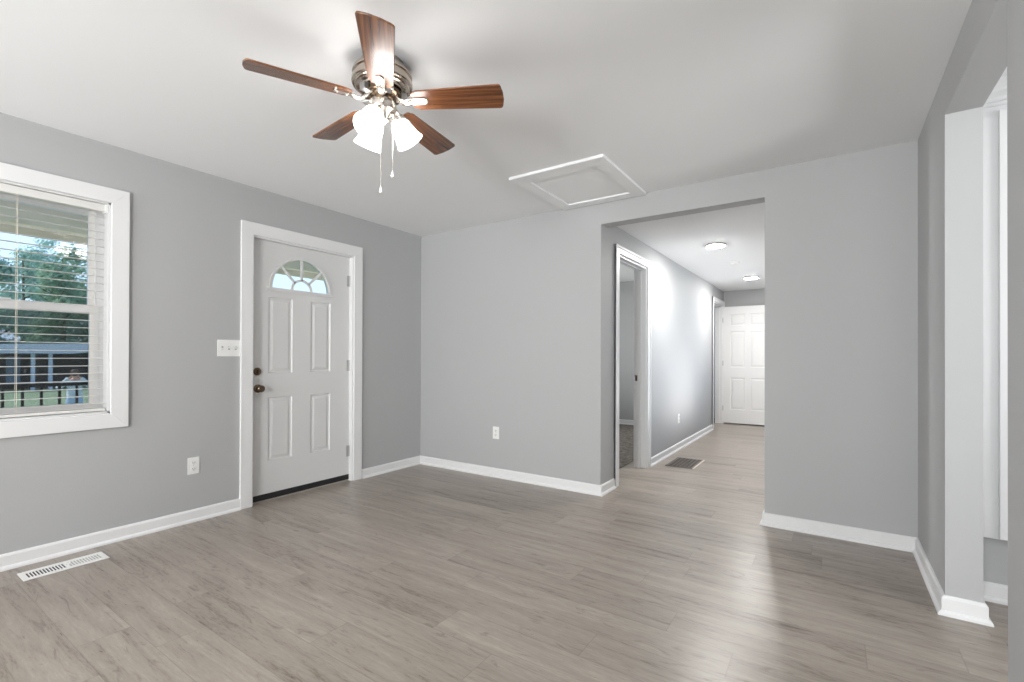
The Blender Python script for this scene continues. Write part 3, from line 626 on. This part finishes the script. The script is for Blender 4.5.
for k in range(5):
    ang = PH + k * 2 * PI / 5
    Rm = Matrix.Rotation(ang, 4, 'Z') @ Matrix.Translation((0, 0, BZ)) @ Matrix.Rotation(-PT, 4, 'X')
    if k == 0:
        m = MB().prism(b_prof, ((0, 0, -0.0035), (1, 0, 0), (0, 1, 0), (0, 0, 1)), 0.0075)
        b0 = m.build('blade', M_blade, fan, bevel=0.0015); b0['label'] = 'walnut-brown fan blade'
        m = MB()
        # tongue plate under the blade
        tg = [(0.118, 0.015), (0.150, 0.018), (0.192, 0.017), (0.202, 0.012), (0.206, 0.004), (0.206, -0.004), (0.202, -0.012), (0.192, -0.017), (0.150, -0.018), (0.118, -0.015)]
        m.prism(tg, ((0, 0, -0.0085), (1, 0, 0), (0, 1, 0), (0, 0, 1)), 0.006)
        for xx, yy in ((0.150, 0.009), (0.150, -0.009), (0.190, 0.0)): m.lathe([(0.0045, 0), (0.0035, -0.003), (0, -0.0035)], (xx, yy, -0.0085), n=10)
        m.tube([(0.132, 0, -0.007), (0.112, 0, -0.012), (0.090, 0, -0.008), (0.070, 0, 0.010), (0.060, 0, 0.024)], [0.018, 0.017, 0.016, 0.018, 0.020], 12, flat=0.5)
        i0 = m.build('blade_iron', M_nickel, fan, smooth=True)
        bb = MB().box(0.060, 0.104, -0.017, 0.017, 0.012, 0.046, 0.004).build('mounting_block', M_steel, fan)
        trio = [b0, i0, bb]
        for q in trio: q.matrix_local = Rm
        bb.matrix_local = Matrix.Rotation(ang + 0.35, 4, 'Z') @ Matrix.Translation((0, 0, BZ))
    else:
        for q in trio:
            c = q.copy(); col.objects.link(c); c.parent = fan
            c.matrix_local = Rm if q is not bb else Matrix.Rotation(ang + 0.35, 4, 'Z') @ Matrix.Translation((0, 0, BZ))
# lamps: directions measured in the camera's (right, forward) frame
RV = Vector((math.cos(YAW), math.sin(YAW), 0)); FV = Vector((-math.sin(YAW), math.cos(YAW), 0))
lamp_dirs = []
shade_src = None
for k, a in enumerate((18, 138, 258)):
    d = RV * math.cos(math.radians(a)) + FV * math.sin(math.radians(a))
    ax = (d * 0.62 + Vector((0, 0, -0.78))).normalized()
    s0 = d * 0.040 + Vector((0, 0, -0.205)); s1 = d * 0.062 + Vector((0, 0, -0.212)); s2 = s1 + ax * 0.028
    ang = math.atan2(d.y, d.x); Rz = Matrix.Rotation(ang, 4, 'Z')
    if k == 0:
        dl = Vector((1, 0, 0)); axl = (dl * 0.56 + Vector((0, 0, -0.83))).normalized()
        p0 = Vector((0.028, 0, -0.212)); p1 = Vector((0.045, 0, -0.220)); p2 = p1 + axl * 0.022
        arm = MB().tube([p0, p1, p2], [0.012, 0.012, 0.014], 12).lathe([(0.014, 0), (0.026, 0.006), (0.030, 0.016), (0.030, 0.026), (0.026, 0.028)], p2 - axl * 0.006, axl, 24).build('lamp_holder', M_nickel, fan, smooth=True)
        sh0 = p2 + axl * 0.012
        prof = [(0.024, 0), (0.034, 0.007), (0.042, 0.020), (0.046, 0.038), (0.049, 0.058), (0.053, 0.078), (0.060, 0.096), (0.063, 0.102),
                (0.060, 0.101), (0.050, 0.078), (0.046, 0.058), (0.043, 0.038), (0.039, 0.020), (0.032, 0.010), (0.022, 0.004)]
        shade = MB().lathe(prof, sh0, axl, 32, cap=False).build('lamp_shade', M_shade, fan, smooth=True); shade['label'] = 'glowing bell-shaped white glass shade'
        bulb = MB().lathe([(0.010, 0), (0.012, 0.02), (0.022, 0.04), (0.024, 0.052), (0.018, 0.066), (0, 0.074)], sh0 + axl * 0.004, axl, 20).build('bulb', M_bulb, shade, smooth=True)
        srcs = (arm, shade, bulb)
        for q in (arm, shade): q.matrix_local = Rz
    else:
        c = srcs[0].copy(); col.objects.link(c); c.parent = fan; c.matrix_local = Rz
        c = srcs[1].copy(); col.objects.link(c); c.parent = fan; c.matrix_local = Rz
        c2 = srcs[2].copy(); col.objects.link(c2); c2.parent = c
for (r_, f_, zb_, lbl) in ((0.005, -0.040, -0.580, 'longer pull chain'), (0.043, 0.012, -0.492, 'shorter pull chain')):
    p = RV * r_ + FV * f_
    m = MB().tube([(p.x, p.y, -0.205), (p.x, p.y, zb_ + 0.02)], 0.0013, 6)
    z = -0.22
    while z > zb_ + 0.02: m.lathe([(0, 0.0022), (0.0022, 0), (0, -0.0022)], (p.x, p.y, z), n=6); z -= 0.008
    ch = m.build('pull_chain', M_nickel, fan, smooth=True); ch['label'] = lbl
    MB().lathe([(0, 0.022), (0.003, 0.018), (0.0045, 0.008), (0.007, 0), (0.0065, -0.006), (0, -0.010)], (p.x, p.y, zb_), n=14).build('chain_pull', M_plastic, ch, smooth=True)

# ================================================================== OUTSIDE
PD = -2.20
struct(MB().box(PD - 0.12, -0.16, -9, 3, -0.22, -0.10).build('porch_floor', M_deck), 'porch floor outside the front door', 'porch')
struct(MB().box(PD - 0.25, -0.16, -9, 3, 2.46, 2.52).build('porch_ceiling', M_soffit), 'pale blue-grey porch ceiling', 'porch')
struct(MB().box(PD - 0.07, PD + 0.04, -9, 3, 2.29, 2.46).box(PD - 0.10, PD - 0.07, -9, 3, 2.215, 2.42).build('porch_beam', M_beam), 'cream porch roof beam seen through the window', 'porch')
prl = thing('porch_railing', 'black iron porch railing seen through the window', 'railing', (PD, -3.0, -0.10))
MB().box(-0.02, 0.02, -5.9, 5.9, 0.965, 0.995, 0.004).build('top_rail', M_iron, prl)
MB().box(-0.012, 0.012, -5.9, 5.9, 0.10, 0.125, 0.003).build('bottom_rail', M_iron, prl)
b0 = None
for i in range(97):
    yy = -5.76 + i * 0.12
    if b0 is None: b0 = MB().box(-0.009, 0.009, -0.009, 0.009, 0.10, 0.975).build('baluster', M_iron, prl); b0.location = (0, yy, 0)
    else: c = b0.copy(); col.objects.link(c); c.location = (0, yy, 0)
struct(MB().box(-110, PD - 0.12, -60, 75, -1.3, -1.0).build('ground', M_grass), 'green lawn beyond the porch', 'lawn')

def ray_pt(px, d):
    r = (px - 512) / FPX; return Vector((CAM.x + (RV.x * r + FV.x) * d, CAM.y + (RV.y * r + FV.y) * d, 0))
# the low building across the lawn; local x runs along its front, seen at depth 30
hx, hy = ray_pt(45, 30).x, ray_pt(45, 30).y
hs = thing('outbuilding', 'low dark building with a pale roof and pale posts across the lawn', 'building', (hx, hy, -1.0), PI / 2)   # local +x = world +y, local -y = towards us... 
MB().box(-9, 4.2, 2.2, 7.0, 0, 2.25).build('building_wall', M_siding, hs)
MB().prism([(-9.6, 2.28), (-9.6, 2.60), (5.2, 3.06), (5.2, 2.56), (2.2, 2.42), (1.2, 2.28)], ((0, -0.6, 0), (1, 0, 0), (0, 0, 1), (0, 1, 0)), 8.0).build('roof', M_wroof, hs)
for x in (-5.2, -2.9, -0.55, 0.25, 4.4):
    MB().box(x - 0.09, x + 0.09, -0.1, 0.08, 0, 2.40).build('post', M_wpost, hs)
for x in (-2.2, -1.05): MB().box(x - 0.32, x + 0.32, 2.12, 2.2, 0.1, 2.1).build('panel', M_bluepanel, hs)
MB().box(1.2, 4.9, 0.1, 2.4, 2.1, 2.3).build('fascia', M_siding, hs)
hs.scale = (1, 1, 1)

def tree(name, x, y, height, rad, leafm, label, nleaf=2600, seed=0, low=0.12):
    rnd = random.Random(seed)
    t = thing(name, label, 'tree', (x, y, -1.0), group='trees beyond the lawn')
    m = MB().tube([(0, 0, -0.1), (0.1, 0.05, height * 0.25), (-0.05, 0.1, height * 0.55), (0.05, 0, height * 0.85)], [0.26, 0.2, 0.13, 0.04], 10)
    for k in range(7):
        a = rnd.uniform(0, 2 * PI); z0_ = height * rnd.uniform(0.25, 0.6); L_ = rad * 0.75
        m.tube([(0, 0, z0_), (math.cos(a) * L_ * 0.5, math.sin(a) * L_ * 0.5, z0_ + L_ * 0.25), (math.cos(a) * L_, math.sin(a) * L_, z0_ + L_ * 0.6)], [0.09, 0.06, 0.02], 6)
    m.build('trunk', M_bark, t, smooth=True)
    b2 = bmesh.new()
    cl = []
    for k in range(34):
        zz = rnd.uniform(low, 0.95); rr_ = rad * (0.95 - 0.62 * max(0, (zz - 0.35) / 0.65) ** 1.3) * math.sqrt(rnd.uniform(0.15, 1)); a = rnd.uniform(0, 2 * PI)
        cl.append(Vector((rr_ * math.cos(a), rr_ * math.sin(a), zz * height)))
    for k in range(nleaf):
        c = rnd.choice(cl); v = Vector((rnd.gauss(0, 1), rnd.gauss(0, 1), rnd.gauss(0, 0.8))).normalized() * rad * rnd.uniform(0.18, 0.42)
        p = c + v; s_ = rnd.uniform(0.12, 0.24)
        n_ = (v.normalized() + Vector((rnd.uniform(-1, 1), rnd.uniform(-1, 1), rnd.uniform(-0.2, 1.2))) * 0.7).normalized()
        a_ = n_.orthogonal().normalized(); b_ = n_.cross(a_)
        vs = [b2.verts.new(p + a_ * s_ * q[0] + b_ * s_ * q[1]) for q in ((-1, 0), (-0.2, 0.5), (1, 0.1), (0.1, -0.55))]
        b2.faces.new(vs)
    mm2 = MB(); mm2.merge(b2); mm2.build('foliage', leafm, t)
TS = [(-86, 42, 12.0, 2.3, 1), (-16, 42, 12.4, 2.4, 0), (62, 42.5, 12.7, 2.5, 1), (130, 42, 12.1, 2.4, 0), (200, 42, 12.4, 2.4, 1),
      (-55, 51, 14.6, 2.6, 0), (22, 51, 15.0, 2.7, 0), (92, 51, 14.8, 2.6, 1), (166, 51, 14.6, 2.6, 0), (-22, 60, 17.4, 2.9, 1), (52, 60, 17.6, 3.0, 0), (124, 60, 17.2, 3.0, 1)]
TL = ['deep green tree in the front row, farthest left behind the low building', 'blue-green tree in the front row at the left edge of the window view', 'deep green tree in the front row behind the pale posts', 'blue-green tree in the front row just right of the window view',
      'deep green tree in the front row, farthest right beyond the lawn', 'tall back-row tree, farthest left', 'tall blue-green back-row tree rising behind the left part of the window view', 'tall deep green back-row tree at the right edge of the window view', 'tall back-row tree, farthest right', 'tallest deep green tree behind all others, left of the pale posts', 'tallest blue-green tree behind all others, above the pale posts', 'tallest deep green tree behind all others, right of the window view']
for i, (px, d, h_, r_, km) in enumerate(TS):
    p = ray_pt(px, d); tree('leafy_tree', p.x, p.y, h_, r_, (M_leaf1, M_leaf2)[km], TL[i], 6500, i + 3, low=0.08)

# person on the lawn, facing the house with both hands raised to the face
M_skin = mat('skin', (0.62, 0.36, 0.28), 0.6); M_shirt = bumpy(mat('pale_blue_shirt', (0.66, 0.74, 0.84), 0.8), 30, 0.3, amount=0.05)
M_jeans = bumpy(mat('light_jeans', (0.42, 0.56, 0.78), 0.85), 40, 0.3, amount=0.08); M_hair = mat('dark_hair', (0.10, 0.07, 0.055), 0.7); M_shoe = mat('dark_shoe', (0.05, 0.05, 0.055), 0.6)
def skinned(name, verts, edges, radii, mt, parent, root=0, sub=2):
    me = bpy.data.meshes.new(name); me.from_pydata([tuple(v) for v in verts], edges, []); me.materials.append(mt)
    ob = bpy.data.objects.new(name, me); col.objects.link(ob)
    md = ob.modifiers.new('skin', 'SKIN'); md.use_smooth_shade = True
    for i, r_ in enumerate(radii):
        rr_ = r_ if isinstance(r_, tuple) else (r_, r_); me.skin_vertices[0].data[i].radius = rr_; me.skin_vertices[0].data[i].use_root = (i == root)
    sb = ob.modifiers.new('sub', 'SUBSURF'); sb.levels = sub; sb.render_levels = sub
    if parent: ob.parent = parent
    return ob
pp = ray_pt(75, 13.6)
pr_ = thing('person', 'person in a pale blue shirt and jeans on the lawn, hands raised to the face', 'person', (pp.x, pp.y, -1.0), math.atan2(CAM.y - pp.y, CAM.x - pp.x) - PI / 2)
# local: +y towards the house, x across
V_ = [(0, 0, .95), (0, 0, 1.12), (0, .0, 1.30), (0, -.01, 1.43), (0, 0, 1.50), (0, .015, 1.60), (0, .01, 1.70),
      (.19, 0, 1.40), (.36, .10, 1.22), (.13, .26, 1.50), (-.19, 0, 1.40), (-.36, .10, 1.22), (-.13, .26, 1.50),
      (.10, 0, .90), (.12, .02, .50), (.13, -.02, .08), (-.10, 0, .90), (-.12, .02, .50), (-.13, -.02, .08), (.15, .14, .05), (-.15, .14, .05),
      (.075, .25, 1.57), (-.075, .25, 1.57)]
E_ = [(0, 1), (1, 2), (2, 3), (3, 4), (4, 5), (5, 6), (3, 7), (7, 8), (8, 9), (3, 10), (10, 11), (11, 12), (0, 13), (13, 14), (14, 15), (0, 16), (16, 17), (17, 18), (15, 19), (18, 20), (9, 21), (12, 22)]
R_ = [(.15, .11), (.14, .10), (.16, .11), (.13, .09), .055, (.072, .09), (.06, .075), .062, .045, .030, .062, .045, .030, .085, .058, .038, .085, .058, .038, .03, .03, (.035, .018), (.035, .018)]
body = skinned('body', V_, E_, R_, M_skin, pr_)
# shirt, jeans, hair, shoes
sV = [(0, 0, .82), (0, 0, 1.12), (0, 0, 1.30), (0, -.01, 1.43), (.19, 0, 1.40), (.36, .10, 1.22), (.125, .262, 1.525), (-.19, 0, 1.40), (-.36, .10, 1.22), (-.125, .262, 1.525)]
skinned('shirt', sV, [(0, 1), (1, 2), (2, 3), (3, 4), (4, 5), (5, 6), (3, 7), (7, 8), (8, 9)], [(.20, .14), (.19, .135), (.20, .14), (.15, .11), .095, .070, .052, .095, .070, .052], M_shirt, pr_)
jV = [(0, 0, .95), (.10, 0, .84), (.12, .02, .50), (.13, -.02, .11), (-.10, 0, .84), (-.12, .02, .50), (-.13, -.02, .11), (0, 0, 1.04)]
skinned('jeans', jV, [(0, 1), (1, 2), (2, 3), (0, 4), (4, 5), (5, 6), (0, 7)], [(.17, .12), .105, .078, .062, .105, .078, .062, (.16, .115)], M_jeans, pr_)
MB().lathe([(0.086, 0.0), (0.092, 0.02), (0.088, 0.05), (0.06, 0.085), (0, 0.10)], (0, -0.012, 1.665), n=20).build('hair', M_hair, pr_, smooth=True)
for s in (-1, 1):
    m = MB()
    for k in range(4):
        bx_ = s * (0.055 - k * 0.004); zz = 1.565 + k * 0.017
        m.tube([(s * 0.085, .265, zz), (s * 0.055, .275, zz + 0.006), (s * 0.025, .262, zz + 0.008), (s * 0.012, .245 + 0.004 * k, zz + 0.006)], [.0095, .009, .008, .006], 8)
    m.tube([(s * 0.085, .25, 1.56), (s * 0.06, .225, 1.555), (s * 0.04, .205, 1.565)], [.011, .010, .007], 8)
    m.build('fingers', M_skin, pr_, smooth=True)
    MB().box(s * 0.14 - 0.045, s * 0.14 + 0.045, -0.09, 0.19, 0.0, 0.085, 0.02).build('shoe', M_shoe, pr_)
m = MB()
for s in (-1, 1): m.lathe([(0, 0.012), (0.010, 0.006), (0.012, 0), (0.010, -0.006), (0, -0.012)], (s * 0.032, 0.088, 1.625), (0, 1, 0), 12)
m.build('eyes', M_hair, pr_, smooth=True)
m = MB().prism([(-0.014, 1.585), (0.014, 1.585), (0.006, 1.63), (-0.006, 1.63)], ((0, 0.085, 0), (1, 0, 0), (0, 0, 1), (0, 1, 0)), 0.028).build('nose', M_skin, pr_)
MB().box(-0.055, 0.055, 0.292, 0.315, 1.575, 1.645, 0.008).build('handheld_camera', M_dark)
for o in list(bpy.data.objects):
    if o.name == 'handheld_camera':
        o.matrix_world = Matrix.Translation((pp.x, pp.y, -1.0)) @ Matrix.Rotation(pr_.rotation_euler.z, 4, 'Z')
        tag(o, 'small dark camera held to the face of the person on the lawn', 'camera')
